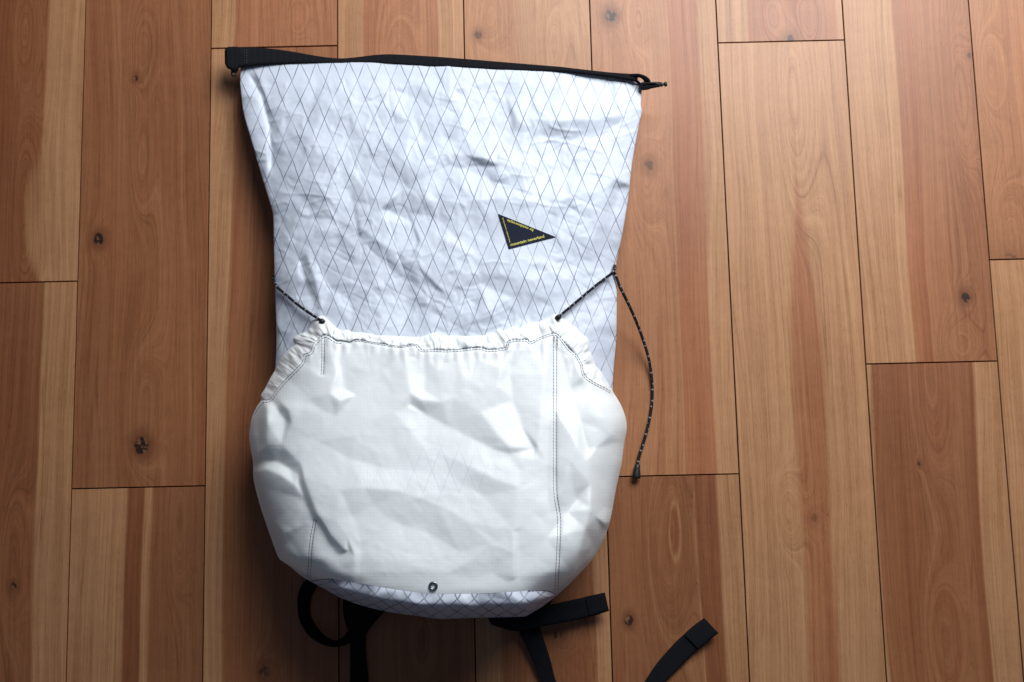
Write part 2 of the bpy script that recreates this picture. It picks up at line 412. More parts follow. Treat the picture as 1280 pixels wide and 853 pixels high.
pk_left = [(327, 500), (320, 510), (314, 525), (311.5, 545), (313, 560), (316, 577), (317, 600), (325, 632), (335, 662), (345, 690), (350, 699.5), (362, 708), (375, 719), (388, 727)]
pk_right = [(767, 491), (776, 506), (782, 522), (783.5, 537), (780, 556), (777, 580), (770, 612), (765, 640), (761, 657), (754, 677), (740, 700), (715, 727), (697, 744)]
stitch_top = [(327, 500), (337, 499), (345, 488), (356, 475), (368, 463), (378, 452), (379, 443), (388, 440), (391, 431), (396, 425), (403, 419.5), (409, 418.5), (415, 422), (421, 426), (427, 426), (437, 428), (443, 425), (455, 425.5), (475, 429), (500, 432.5), (515, 430), (522, 431), (527, 437), (545, 437), (560, 437.5), (580, 436), (600, 434), (610, 437), (632, 434.5), (634, 427), (645, 424), (660, 424.5), (662, 428), (675, 421.5), (690, 416.5), (696, 417), (703, 424), (712, 436), (722, 445), (728, 456), (730, 467), (738, 475), (755, 484), (767, 491)]
hem_top = [(327, 500), (326, 494), (331, 486), (337, 474), (343, 464), (350, 449), (362, 436), (370, 430), (367, 423), (374, 418), (384, 413), (390, 401), (397, 396), (405, 395), (411, 401), (420, 409), (426, 413), (433, 412), (441, 415), (455, 416), (470, 419), (490, 420), (510, 421), (526, 421), (535, 418), (544, 416), (552, 419), (575, 420), (600, 420), (615, 417), (622, 411), (630, 413), (642, 408), (652, 410), (660, 404), (672, 403), (682, 399), (692, 393), (700, 395), (708, 402), (720, 410), (728, 418), (736, 425), (737, 437), (741, 447), (745, 458), (751, 464), (757, 474), (767, 491)]

def edge_x(curve, y):
    c = crom(curve, 400); o = np.argsort(c[:, 1]); return np.interp(y, c[o, 1], c[o, 0])
def edge_y(curve, x):
    c = crom(curve, 400); o = np.argsort(c[:, 0]); return np.interp(x, c[o, 0], c[o, 1])
def smooth_table(ys, vs, sig=26.0):
    t = np.arange(-100, 1001, 2.0); v = np.interp(t, ys, vs); k = np.exp(-0.5 * (np.arange(-90, 91, 2) / sig) ** 2); k /= k.sum()
    v = np.convolve(np.pad(v, 45, mode='edge'), k, 'valid'); return lambda y: np.interp(y, t, v)
Hy = smooth_table([70, 90, 150, 250, 400, 550, 640, 720, 780], [.030, .034, .054, .070, .086, .116, .132, .142, .142])
Ey = smooth_table([70, 110, 200, 350, 550, 720, 780], [.022, .028, .038, .044, .055, .065, .065])
def dome(left, right, p, q, extraH=0.0, drop=70.0):
    L, R = edge_x(left, gy), edge_x(right, gy)
    s = np.clip((gx - (L + R) / 2) / ((R - L) / 2), -1, 1)
    side = np.clip(1 - np.abs(s) ** p, 0, 1) ** q
    tb = np.clip((edge_y(bottom, gx) + 2 - gy) / drop, 0, 1)
    tb = (1 - (1 - tb) ** 2.6) ** 0.55
    lift = np.interp(gx, [300, 800], [-.004, .007]) * np.clip((260 - gy) / 180, 0, 1)
    e = Ey(gy)
    return (e + (Hy(gy) + extraH - e) * side) * (0.60 + 0.40 * tb) + lift
pk_left_ext = [(345, 400), (345, 440), (338, 476)] + pk_left; pk_right_ext = [(771, 400), (770, 440), (768, 470)] + pk_right
Zb0 = dome(body_left, body_right, 3.2, 0.75, 0.0, 46.0)
# crumpled laminate
BL = [
 [(480, 112, 4), (520, 106, 4), (560, 118, 4)], [(478, 165, -4), (520, 178, -5), (556, 172, -4)],
 [(548, 186, 5), (585, 196, 6), (620, 202, 6), (650, 210, 5)], [(560, 206, -4), (600, 220, -6), (640, 236, -6), (660, 246, -3)],
 [(646, 148, 6), (675, 149, 7), (705, 151, 7), (748, 150, 5)], [(655, 165, -2), (690, 172, -6), (730, 176, -6), (750, 190, -3)],
 [(415, 134, 3), (432, 127, 4), (452, 118, 3)], [(452, 286, 5), (480, 307, 7), (520, 330, 7), (558, 368, 5), (588, 404, 4)],
 [(446, 292, -3), (470, 320, -5), (505, 350, -5), (540, 385, -3)], [(440, 238, -4), (468, 218, -4), (480, 190, -2)],
 [(384, 318, 5), (394, 350, 7), (402, 388, 5)], [(376, 326, -4), (382, 355, -5), (394, 384, -5)],
 [(600, 340, 4), (640, 347, 5), (688, 380, 3)], [(600, 355, -3), (640, 372, -4), (670, 392, -3)],
 [(697, 268, 5), (703, 320, 6), (720, 370, 5)], [(708, 270, -2), (716, 320, -4), (732, 365, -3)],
 [(775, 235, -4), (760, 290, -5), (744, 330, -3)], [(768, 225, 3), (750, 275, 4), (735, 315, 3)],
 [(590, 250, 4), (645, 245, 5), (700, 260, 4)], [(350, 105, 4), (400, 98, 4), (440, 104, 3)],
 [(332, 250, 3), (362, 300, 4), (372, 325, 2)], [(640, 92, 3), (632, 118, -3), (660, 122, -4), (690, 112, -2)],
 [(505, 235, 4), (545, 262, 4), (560, 300, 3)], [(380, 150, 3), (388, 200, 3), (375, 250, 1)]]
BL = [[(x, y, h * .42) for x, y, h in l] for l in BL]
CR = facets(42, 2.3, 1.1, BL, 14.0)
rel = 1.15 * blur(CR, 1.1) + 2.4 * blur(facets(80, 1.0, 1.0), 4.0) + 1.55 * blur(facets(26, 1.0), 0.5) + 0.50 * blur(facets(12, 1.0), 0.5) + .16 * facets(6, 1.0)
def crinkle(sx, sy, rot, amp, sharp=0.10):      # thin sharp ridges where a smooth noise crosses zero, here and there
    n = vnoise(sx, sy, rot); mk = np.clip(vnoise(sx * 2.2, sy * 2.6, rot + .7) * 2.2, 0, 1)
    return amp * np.exp(-np.abs(n) / sharp) * mk
rel += crinkle(48, 16, .15, 1.1) + crinkle(40, 14, -.35, 1.0) - crinkle(44, 15, .5, .9) + crinkle(18, 40, .2, .9) - crinkle(22, 46, -.3, .8) 
rel += 1.2 * vnoise(95, 75, .6) + 0.16 * vnoise(9, 6, .3)
fade_top = np.clip((gy - 84) / 25, 0.25, 1); rel *= fade_top
B = rel
fold(B, [(308, 86), (327, 120), (337, 160), (340, 222)], -7, 10, 5, .15)
fold(B, [(318, 84), (333, 122), (340, 150)], 4, 12, 6)
B = blur(B, 0.6)
# keep the cloth flat under the sewn patch
pw = np.exp(-(((gx - 652) / 46) ** 4 + ((gy - 291) / 32) ** 4)); B = B * (1 - pw) + blur(B, 14) * pw
Zb = Zb0 + np.clip(B, -14, 16) * PX * np.clip(1 - np.clip((gy - 700) / 60, 0, .75), 0, 1)

# pocket
Zp0 = blur(dome(pk_left_ext, pk_right_ext, 5.5, 0.55, 0.006, 42.0), 2.0)
K = 1.6 * vnoise(80, 95, .4) + .06 * vnoise(7, 5, .2)
sy = edge_y(stitch_top, gx); below = np.clip(gy - sy, 0, 400)
pleat = np.zeros_like(gx)
for q in range(14):     # puckers running down from the gathered hem
    x0 = 392 + q * 14.5 + random.uniform(-5, 5); L = random.uniform(12, 48); sl = random.uniform(-.25, .25); w = random.uniform(2.2, 5.0)
    pleat += random.choice((-1, 1, 1)) * random.uniform(.5, 1.3) * np.exp(-((gx - x0 - sl * below) / (w + below * .06)) ** 2) * np.exp(-below / L) * (gy > sy - 6)
K += pleat
PL = [
 [(505, 434, 2), (508, 462, 3), (513, 492, 6), (526, 500, 7), (553, 503, 5), (566, 498, 3)],
 [(512, 506, -3), (535, 520, -6), (562, 534, -6.5), (590, 548, -6), (614, 560, -4.5), (637, 568, -3)],
 [(500, 443, -2), (472, 468, -4.5), (445, 494, -5), (420, 521, -4), (398, 552, -3)],
 [(440, 545, 3.5), (463, 526, 4.5), (492, 514, 4.5), (510, 508, 1)],
 [(402, 470, 2), (412, 492, 5), (425, 501, 6), (434, 497, 3)],
 [(424, 453, 0), (427, 472, -4), (430, 487, -6), (443, 479, -3)],
 [(409, 424, 2), (414, 445, 4), (421, 468, 3.5)],
 [(470, 432, 3), (462, 448, 2), (452, 462, 1)],
 [(545, 440, 2), (547, 465, 3), (550, 488, 3.5)],
 [(530, 445, -1), (532, 470, -2), (530, 488, 0)],
 [(575, 445, 1), (588, 480, 3), (600, 515, 4), (622, 545, 4), (638, 560, 3)],
 [(634, 437, 5), (627, 460, 6), (622, 483, 6)],
 [(642, 437, -1), (637, 465, -4), (641, 500, -6), (652, 532, -6), (668, 560, -4.5)],
 [(678, 428, 3), (680, 470, 4), (677, 520, 3.5), (672, 558, 4), (671, 568, 1)],
 [(668, 575, 2), (660, 620, 2.5), (652, 660, 1)],
 [(688, 430, 1), (687, 500, 0), (684, 580, -1), (688, 640, -2)],
 [(702, 440, -1), (713, 485, -3), (724, 525, -4), (734, 565, -3)],
 [(708, 432, 2), (728, 470, 4), (748, 505, 5), (762, 545, 4)],
 [(704, 610, 2), (712, 575, 5), (722, 556, 7), (732, 575, 5), (738, 605, 4)],
 [(716, 612, 0), (722, 625, -3), (710, 640, -3)],
 [(738, 637, 9), (745, 646, 6), (757, 656, 6)],
 [(738, 637, 9), (732, 662, 8), (725, 690, 8), (716, 716, 6), (704, 738, 2)],
 [(755, 664, -6), (742, 684, -9), (727, 706, -8), (712, 728, -5)],
 [(745, 560, 1), (752, 600, -2), (754, 635, -1)],
 [(641, 664, 3), (643, 690, 4), (642, 722, 3)],
 [(647, 664, -1), (648, 690, -2.5), (647, 722, -1)],
 [(560, 738, 0), (590, 724, -2.5), (615, 716, -3), (635, 728, -2)],
 [(590, 700, 2), (612, 680, 3), (641, 664, 3)],
 [(379, 596, 8), (387, 618, 8), (397, 644, 7), (412, 668, 5), (432, 689, 4)],
 [(374, 603, -2), (381, 625, -3), (391, 648, -3)],
 [(403, 660, -5), (413, 680, -8), (422, 692, -7), (436, 688, -3)],
 [(404, 640, 5), (420, 650, 5), (432, 668, 5), (443, 695, 3), (441, 718, 1)],
 [(448, 655, -1), (452, 690, -2), (448, 720, -1)],
 [(316, 583, -3), (330, 576, -6), (348, 577, -6), (362, 586, -5), (374, 594, -2)],
 [(318, 590, 2), (334, 587, 4), (350, 593, 4), (368, 606, 3)],
 [(333, 506, 7), (334, 530, 8), (332, 556, 6), (322, 572, 2)],
 [(325, 512, 0), (322, 535, -3), (324, 552, -2)],
 [(341, 503, 0), (350, 516, -5), (358, 526, -3)],
 [(348, 500, 3), (360, 512, 4), (364, 530, 3), (352, 556, 2)],
 [(381, 460, 2), (380, 500, 3), (374, 545, 1), (376, 580, 4)],
 [(354, 668, 6), (366, 662, 3), (384, 655, 0)],
 [(354, 668, 6), (353, 684, 5), (351, 699, 3)],
 [(362, 676, 1), (378, 700, 0), (386, 716, -1)],
 [(330, 610, 1), (342, 650, 0), (350, 680, 0)],
 [(425, 612, 4), (455, 610, 6), (500, 614, 6), (545, 630, 5), (585, 652, 4), (620, 676, 2)],
 [(440, 645, -1), (490, 652, -2.5), (540, 668, -3), (575, 690, -2)],
 [(440, 575, -2), (480, 585, -2.5), (530, 590, -1), (570, 600, 0)],
 [(470, 700, 2), (520, 708, 3), (560, 716, 1)],
 [(580, 580, 3), (620, 600, 4), (650, 610, 3)],
]
gath = []                               # gathers: the cloth alternates high and low along the stitch line
cst = crom(stitch_top, 90)
for i, q in enumerate(cst[2:-2]):
    if 380 < q[0] < 740: gath.append([(q[0], q[1] + 2, (1.1 if i % 2 else -1.1) * random.uniform(.5, 1.5)), (q[0] + random.uniform(-3, 3), q[1] + random.uniform(10, 17), (1.1 if i % 2 else -1.1) * random.uniform(.1, 1.0))])
PL = [[(x, y, h * (1.15 if x > 698 else .80 if x < 372 else .47)) for x, y, h in l] for l in PL]
CREASE = facets(46, .8, 1.3, PL + gath, 17.0)
K += .75 * blur(CREASE, .9) + .35 * blur(CREASE, 3.5)
K += 3.2 * blur(facets(58, 1.0, 1.5), 1.6) * np.clip(np.abs(gx - 545) / 110 - .9, 0, 1)
K += .24 * blur(facets(20, 1.0, 1.5), 1.2) + .12 * blur(facets(9, 1.0, 1.2), .8)
# seam grooves
def groove(h, pts, amp, w): fold(h, pts, amp, w, w, .03)
seam_r = [(694, 419), (694, 500), (694, 600), (695, 622), (699, 648), (698, 690), (695, 742)]
seam_l = [(394, 649), (389, 680), (386, 726)]
dart_l = [(404, 420), (404, 445), (403, 470)]
groove(K, seam_r, -1.6, 2.6); groove(K, seam_l, -1.2, 2.6); groove(K, dart_l, -2.0, 3.0)
K = blur(K, 0.8)
dst = np.clip(np.abs(gy - sy) / 5, 0, 1); K -= 2.2 * (1 - dst) * (gx > 395) * (gx < 735)
taper = np.clip(1 - np.clip((gy - 715) / 30, 0, .7), 0, 1)
Zp = Zp0 + np.clip(K * 1.15, -18, 18) * PX * taper
gap = .0035 * np.clip((sy + 60 - gy) / 60, 0.1, 1)
Zp = np.where(gy > sy - 30, np.maximum(Zp, Zb + gap - .03 * np.clip((gy - sy - 60) / 40, 0, 1)), Zp)
Zp = blur(Zp, .8)
# body under the pocket sinks away from it
under = np.clip((gy - sy - 14) / 50, 0, 1) * np.clip((738 - gy) / 40, 0.05, 1); Zb = np.where(gy > sy - 8, np.minimum(Zb, Zp - .0015 - .005 * under), Zb)

# ------------------------------------------------------------------ fabric materials
def laminate(name, lw):
    m = NT(name); u, v, _ = m.uv()
    wob = m.sub(m.noise(m.vec(m.mul(u, .012), m.mul(v, .012)), 1.0), .5)
    wob2 = m.sub(m.noise(m.vec(m.mul(u, .05), m.mul(v, .05), 4.0), 1.0), .5)
    uu = m.add(u, m.add(m.mul(wob, 9.0), m.mul(wob2, 1.8))); vv = m.add(v, m.add(m.mul(wob, 7.0), m.mul(wob2, -2.0)))
    a1 = m.add(m.mul(uu, 1 / 20.8), m.mul(vv, 1 / 50.0)); a2 = m.sub(m.mul(uu, 1 / 20.8), m.mul(vv, 1 / 50.0))
    def dl(a): return m.math('ABSOLUTE', m.sub(m.math('FRACT', a), 0.5))
    l1 = m.smooth(dl(a1), 0.008, lw, 1.0, 0.0); l2 = m.smooth(dl(a2), 0.008, lw, 1.0, 0.0)
    ln = m.math('MAXIMUM', l1, l2)
    var = m.noise(m.vec(m.mul(u, .03), m.mul(v, .03), 2.0), 2.0)
    ln = m.mul(ln, m.smooth(var, .35, .65, .42, .98))
    mott = m.noise(m.vec(m.mul(u, .35), m.mul(v, .35), 7.0), 3.0, .6)
    base = m.mix(mott, rgb(.51, .55, .625), rgb(.57, .61, .69))
    ridge = m.mul(m.math('MAXIMUM', l1, l2), 1.0)
    wv = m.noise(m.vec(m.mul(u, 1.2), m.mul(v, 1.2)), 2.0)
    nb = m.bump(m.add(m.mul(ridge, .5), m.mul(wv, .35)), .35, .0005)
    return m.set(color=m.mix(ln, base, rgb(.11, .125, .18)), rough=.5, spec=.3, normal=nb)
lam = laminate('white_laminate', 0.040); lam_base = laminate('white_laminate_base', 0.085)

def translucent(n, amount, trans, col):
    t = n.t; tr = t.nodes.new('ShaderNodeBsdfTranslucent'); tr.inputs[0].default_value = col
    mx = t.nodes.new('ShaderNodeMixShader'); mx.inputs[0].default_value = amount
    n.link(n.b.outputs[0], mx.inputs[1]); n.link(tr.outputs[0], mx.inputs[2])
    o = mx.outputs[0]
    if trans:
        tp = t.nodes.new('ShaderNodeBsdfTransparent'); m2 = t.nodes.new('ShaderNodeMixShader'); m2.inputs[0].default_value = trans
        n.link(o, m2.inputs[1]); n.link(tp.outputs[0], m2.inputs[2]); o = m2.outputs[0]
    n.link(o, n.out.inputs[0])
def pocket_mat(name, trans):
    m = NT(name); u, v, _ = m.uv()
    def gl(a, p): return m.smooth(m.math('ABSOLUTE', m.sub(m.math('FRACT', m.mul(a, 1 / p)), .5)), .06, .16, 1.0, 0.0)
    g = m.math('MAXIMUM', gl(u, 4.2), gl(v, 4.2))
    br = m.noise(m.vec(m.mul(u, .22), m.mul(v, .22)), 3.0)
    g = m.mul(g, m.smooth(br, .35, .65, .25, 1.0))
    sl = m.noise(m.vec(m.mul(u, .05), m.mul(v, 1.4)), 2.0)
    c = m.mix(m.mul(g, .28), rgb(.93, .955, .945), rgb(.87, .905, .90))
    c = m.mix(m.mul(sl, .12), c, rgb(.78, .82, .83))
    # the diamond threads of the body painted faintly into the colour, as if seen through
    def dl(a): return m.smooth(m.math('ABSOLUTE', m.sub(m.math('FRACT', a), 0.5)), .01, .05, 1.0, 0.0)
    th = m.math('MAXIMUM', dl(m.add(m.mul(u, 1 / 22.5), m.mul(v, 1 / 56.0))), dl(m.sub(m.mul(u, 1 / 22.5), m.mul(v, 1 / 56.0))))
    def spot(x, y, a, b):
        dx = m.mul(m.sub(u, x), 1 / a); dy = m.mul(m.sub(v, y), 1 / b); return m.math('EXPONENT', m.mul(m.add(m.mul(dx, dx), m.mul(dy, dy)), -1.0))
    cl = m.math('MAXIMUM', spot(555.0, 590.0, 62.0, 34.0), m.mul(spot(470.0, 600.0, 50.0, 22.0), .5))
    c = m.mix(m.mul(m.mul(th, cl), .34 if trans else 0.0), c, rgb(.42, .47, .58))
    nb = m.bump(m.add(g, m.mul(sl, .6)), .20, .0003)
    m.set(color=c, rough=.40, spec=.40, normal=nb)
    translucent(m, .22, trans, rgb(.85, .88, .86))
    return m.m
pk_mat = pocket_mat('white_ripstop_pocket', .09); hem_mat = pocket_mat('white_ripstop_hem', .0)

m = NT('black_webbing'); u, v, _ = m.uv()
rib = m.math('SINE', m.mul(u, 2 * math.pi / 1.35)); cr = m.math('SINE', m.mul(v, 2 * math.pi / 2.2))
bn = m.bump(m.add(rib, m.mul(m.mul(rib, cr), .5)), .75, .0005)
web = m.set(color=m.mix(m.smooth(rib, -.5, 1.0), rgb(.004, .004, .005), rgb(.012, .013, .018)), rough=.7, spec=.12, normal=bn)
m = NT('black_plastic'); x, y, z = m.pos()
plas = m.set(color=rgb(.010, .010, .012), rough=m.add(.28, m.mul(m.noise(m.vec(m.mul(x, 300), m.mul(y, 300), z), 2.0), .25)), spec=.3)
m = NT('black_foam'); x, y, z = m.pos(); nn = m.noise(m.vec(m.mul(x, 1500), m.mul(y, 1500), m.mul(z, 1500)), 2.0)
foam = m.set(color=rgb(.006, .006, .007), rough=.9, spec=.08, normal=m.bump(nn, .4, .0004))
m = NT('flecked_cord'); u, v, _ = m.uv()
un = m.mul(u, 1 / 6.4); fl = m.smooth(m.math('FRACT', un), .74, .80); fl = m.mul(fl, m.smooth(m.math('FRACT', m.add(m.add(v, m.mul(un, .25)), m.mul(m.math('FLOOR', un), .381))), .50, .44, 0.0, 1.0))
br = m.mul(m.math('SINE', m.add(m.mul(u, 4.2), m.mul(v, 12.566))), m.math('SINE', m.sub(m.mul(u, 4.2), m.mul(v, 12.566))))
cordm = m.set(color=m.mix(fl, rgb(.010, .010, .013), rgb(.22, .24, .27)), rough=.6, spec=.15, normal=m.bump(br, .6, .0004))
m = NT('dark_thread'); x, y, z = m.pos()
thr = m.set(color=m.mix(m.noise(m.vec(m.mul(x, 400), m.mul(y, 400), z)), rgb(.035, .035, .06), rgb(.10, .10, .15)), rough=.6)
m = NT('patch_cloth'); x, y, z = m.pos(); nz = m.noise(m.vec(m.mul(x, 1200), m.mul(y, 1200), z), 2.0)
patm = m.set(color=m.mix(nz, rgb(.010, .013, .024), rgb(.015, .020, .036)), rough=.8, spec=.1, normal=m.bump(nz, .4, .0003))
m = NT('yellow_thread'); x, y, z = m.pos()
yel = m.set(color=m.mix(m.noise(m.vec(m.mul(x, 900), m.mul(y, 900), z)), rgb(.50, .42, .045), rgb(.72, .64, .10)), rough=.6)
m = NT('grommet_metal'); x, y, z = m.pos()
met = m.set(color=rgb(.22, .23, .25), metal=1.0, rough=m.add(.25, m.mul(m.noise(m.vec(m.mul(x, 700), m.mul(y, 700), z)), .2)))

# ------------------------------------------------------------------ the backpack
c0 = P(545, 430, 0.0)
pack = bpy.data.objects.new('backpack', None); scene.collection.objects.link(pack)
pack.location = tuple(c0); pack.empty_display_size = .2
pack['label'] = 'white roll-top hiking backpack with diamond grid fabric lying flat on the wooden floor'; pack['category'] = 'backpack'
bpy.context.view_layer.update()
_n = new_obj
def part(o):            # keep world position under the empty at the pack's base
    p = o.parent
    off = Vector(c0) if p is pack else None
    if off is not None: o.location = -off
    return o

# uv by unrolled length down the cloth
gyz = np.gradient(blur(Zb0, 3) / PX, axis=0); arc = np.cumsum(np.sqrt(1 + np.minimum(gyz ** 2, 9.0)), axis=0) - 1
arc = arc + Y0r - (arc - (gy - Y0r))[60:61, :]
arc = blur(arc, 3)

def surf_with_sides(name, g, zr, mat, arcuv, side=True, nside=4):
    z = sample(zr, g[..., 0], g[..., 1])
    pts = P(g[..., 0], g[..., 1], z)
    uv = np.stack([g[..., 0], sample(arcuv, g[..., 0], g[..., 1]) if arcuv is not None else g[..., 1]], -1)
    def wall(col, sgn):
        gp = g[:, col]; zz = z[:, col]; out = []; ou = []
        for k in range(1, nside + 1):
            t = k / nside
            out.append(P(gp[:, 0] - sgn * 16 * t ** 2.2, gp[:, 1], np.maximum(zz * math.cos(t * math.pi / 2), .003))); ou.append(np.stack([gp[:, 0] + sgn * 11 * k, uv[:, col, 1]], -1))
        return np.stack(out, 1), np.stack(ou, 1)
    if side:
        a, au = wall(0, -1); b, bu = wall(-1, 1)
        pts = np.concatenate([a[:, ::-1], pts, b], 1); uv = np.concatenate([au[:, ::-1], uv, bu], 1)
    return grid_mesh(name, pts, uv)

def dense(c, n): return crom(c, n)
gU = coons(dense(body_top, 360), dense(seam, 360), dense(body_left, 470), dense(body_right, 470))
gU[0, :, 1] -= 1.5
body = part(new_obj('pack_body', surf_with_sides('pack_body', gU, Zb, lam, arc), lam, pack, label='white laminate body with grey-blue diamond grid and creases'))

# bottom panel: from the pocket seam over the curved base down to the floor
def bottom_panel():
    a = dense(seam, 300); b = dense(bottom, 300); n = 34
    t = np.linspace(0, 1, n)[:, None, None]
    g = a[None] * (1 - t) + b[None] * t
    zs = sample(Zp, a[:, 0], a[:, 1])
    ends = np.clip(np.minimum(np.arange(300), 299 - np.arange(300)) / 60, 0, 1) ** .6
    zend = .030 + 0 * zs
    tt = t[..., 0]
    z = zend + (zs - zend)[None] * (1 - tt ** 5.5)
    wr = blur(facets(24, 1.0), 1.2) * 2.4 + blur(facets(11, 1.0), .9) * .8
    wr += 3.0 * np.exp(-((gx - 524) / 10) ** 2 - ((gy - 762) / 8) ** 2) - 2.4 * np.exp(-((gx - 480) / 14) ** 2 - ((gy - 746) / 6) ** 2)
    z = z + sample(wr, g[..., 0], g[..., 1]) * PX * np.sin(np.pi * np.clip(tt * .9 + .05, 0, 1))
    pts = [P(g[..., 0], g[..., 1], z)]
    L = np.linalg.norm(b - a, axis=1)
    v0 = np.sqrt(((zs - zend) / PX) ** 2 + L ** 2)
    uv = [np.stack(np.broadcast_arrays(g[..., 0], edge_y(seam, g[..., 0]) + tt ** 1.6 * np.minimum(v0 * .85, 95)[None]), -1)]
    for k in range(1, 6):
        q = k / 5; bb = b.copy(); bb[:, 1] -= 10 * q ** 2; bb[:, 0] += (540 - bb[:, 0]) * .03 * q * q
        pts.append(P(bb[:, 0], bb[:, 1], np.maximum(zend * (1 - q), .003))[None]); uv.append(np.stack([b[:, 0], uv[0][-1, :, 1] + 8 * k], -1)[None])
    return grid_mesh('bottom_panel', np.concatenate(pts), np.concatenate(uv))
part(new_obj('bottom_panel', bottom_panel(), lam_base, pack, label='narrow strip of diamond grid fabric curving under the base'))

# black back panel lying on the floor inside the outline
def back_panel():
    l = crom(body_left, 60); r = crom(body_right, 60)
    v, f = [], []
    for z in (.002, .018):
        for p in l: v.append(P(p[0] + 26, p[1] + (6 if p[1] < 200 else -14), z))
        for p in r[::-1]: v.append(P(p[0] - 26, p[1] + (6 if p[1] < 200 else -14), z))
    n = 120; f = [list(range(n))[::-1], list(range(n, 2 * n))] + [(i, (i + 1) % n, n + (i + 1) % n, n + i) for i in range(n)]
    me = bpy.data.meshes.new('back_panel'); me.from_pydata([tuple(p) for p in v], [], f); me.update(); return me
part(new_obj('back_panel', back_panel(), foam, pack))

# pocket sheet
gP = coons(dense(stitch_top, 380), dense(seam, 380), dense(pk_left, 330), dense(pk_right, 330))
pocket = part(new_obj('front_pocket', surf_with_sides('front_pocket', gP, Zp, pk_mat, None), pk_mat, pack, label='billowing translucent white ripstop front pocket'))
def sub(o): return o      # children of parts share the part's frame, nothing to move

# gathered hem with its draw-cord channel
def hem():
    N = 700; top = dense(hem_top, N); bot = dense(stitch_top, N)
    # match points along x/arc so rungs stay short
    ct = crom(hem_top, 1400); cb = crom(stitch_top, 1400); j = 0; rung = []
    at = np.linspace(0, 1, 1400)
    i = 0
    path = [(0, 0)]
    while i < 1399 or j < 1399:
        best = None
        for di, dj in ((3, 3), (3, 1), (1, 3)):
            a, b = min(i + di, 1399), min(j + dj, 1399)
            c = np.linalg.norm(ct[a] - cb[b]) + .02 * abs(a - b) * .1
            if (a, b) != (i, j) and (best is None or c < best[0]): best = (c, a, b)
        i, j = best[1], best[2]; path.append((i, j))
    path = np.array(path); A = ct[path[:, 0]]; Bc = cb[path[:, 1]]
    n = 15; t = np.linspace(0, 1, n)
    s = np.r_[0, np.cumsum(np.linalg.norm(np.diff((A + Bc) / 2, axis=0), axis=1))]
    rng = np.random.RandomState(3)
    def n1(sc, k):
        T = rng.rand(600) * 2 - 1; u = s / sc + k; iu = u.astype(int); f = u - iu; f = f * f * (3 - 2 * f); return T[iu] * (1 - f) + T[iu + 1] * f
    ruf = 1.5 * n1(5.5, 3) + 1.0 * n1(2.6, 9) + 1.6 * n1(14, 20); ruf2 = 1.2 * n1(4, 50) + .8 * n1(2.5, 70)
    g = A[:, None] * (1 - t)[None, :, None] + Bc[:, None] * t[None, :, None]
    zb = sample(Zb, g[..., 0], g[..., 1]); zt = sample(Zp, Bc[:, 0], Bc[:, 1])
    z0 = np.minimum(zb[:, :1] + .0012, np.maximum(zt[:, None], .02)); base = z0 * (1 - t)[None] + zt[:, None] * t[None]
    base = np.maximum(base, zb + .0012)
    prof = np.sin(np.pi * np.clip(t, 0, 1)) ** .55
    endk = np.clip(np.minimum(s, s[-1] - s) / 25, 0.25, 1)
    puff = (2.8 + ruf * .75)[:, None] * prof[None] + (ruf2[:, None] * np.sin(2 * np.pi * t)[None]) * .9
    # the fabric pulls into sharp pinches beside the two cord exits
    puff -= (2.2 * np.exp(-((s - np.interp(403, A[:, 0], s)) / 2.2) ** 2))[:, None] * prof[None]
    hn = sample(1.3 * blur(facets(9, 1.0, 1.0), .7) + .5 * blur(facets(5, 1.0), .5), g[..., 0], g[..., 1]) * prof[None] ** .5
    z = base + (puff + hn) * PX * endk[:, None]
    pts = P(g[..., 0], g[..., 1], z)
    und = P(A[:, 0], A[:, 1] + 1.5, np.maximum(z0[:, 0] - .004, .002))[:, None]
    pts = np.concatenate([und, pts], 1); uv = np.stack([np.repeat(s[:, None], n + 1, 1), np.repeat(np.r_[-4, t * 16][None], len(s), 0)], -1)
    return grid_mesh('gathered_hem', pts.transpose(1, 0, 2), uv.transpose(1, 0, 2)), (A, Bc, z)
hm, hemd = hem()
new_obj('gathered_hem', hm, hem_mat, pocket, label='ruffled draw-cord hem along the pocket top')

# stitches: short thread boxes lying on the cloth
def stitches(name, lines, zr, parent, dash=3.4, gap=.7, w=.70, lift=.0004, **pr):
    V, Fc = [], []
    for pts in lines:
        c = crom(pts, max(int(np.sum(np.linalg.norm(np.diff(np.array(pts), axis=0), axis=1)) * 3), 8))
        s = np.r_[0, np.cumsum(np.linalg.norm(np.diff(c, axis=0), axis=1))]; p = .4
        while p + dash < s[-1]:
            a = np.array([np.interp(p, s, c[:, k]) for k in (0, 1)]); b = np.array([np.interp(p + dash, s, c[:, k]) for k in (0, 1)])
            t = (b - a) / (np.linalg.norm(b - a) + 1e-9); nn = np.array([-t[1], t[0]]) * w / 2
            za, zb_ = sample(zr, *a) + lift, sample(zr, *b) + lift; zm = sample(zr, *((a + b) / 2)) + lift + .00025
            base = len(V)
            for q, zz, k in ((a, za, .6), ((a + b) / 2, zm, 1), (b, zb_, .6)):
                V += [P(*(q - nn * k), zz - .0006), P(*(q - nn * k * .5), zz + .0001), P(*(q + nn * k * .5), zz + .0001), P(*(q + nn * k), zz - .0006)]
            for r in (0, 4):
                for k in range(3): Fc.append((base + r + k, base + r + k + 1, base + r + k + 5, base + r + k + 4))
            p += dash + gap * random.uniform(.7, 1.3)
    me = bpy.data.meshes.new(name); me.from_pydata([tuple(v) for v in V], [], Fc); me.update()
    return new_obj(name, me, thr, parent, kind='stuff', **pr)
def off(pts, d):
    c = crom(pts, len(pts) * 5); t = np.gradient(c, axis=0); t /= np.linalg.norm(t, axis=1)[:, None] + 1e-9
    return c + np.stack([-t[:, 1], t[:, 0]], -1) * d
st_main = [p for p in stitch_top]
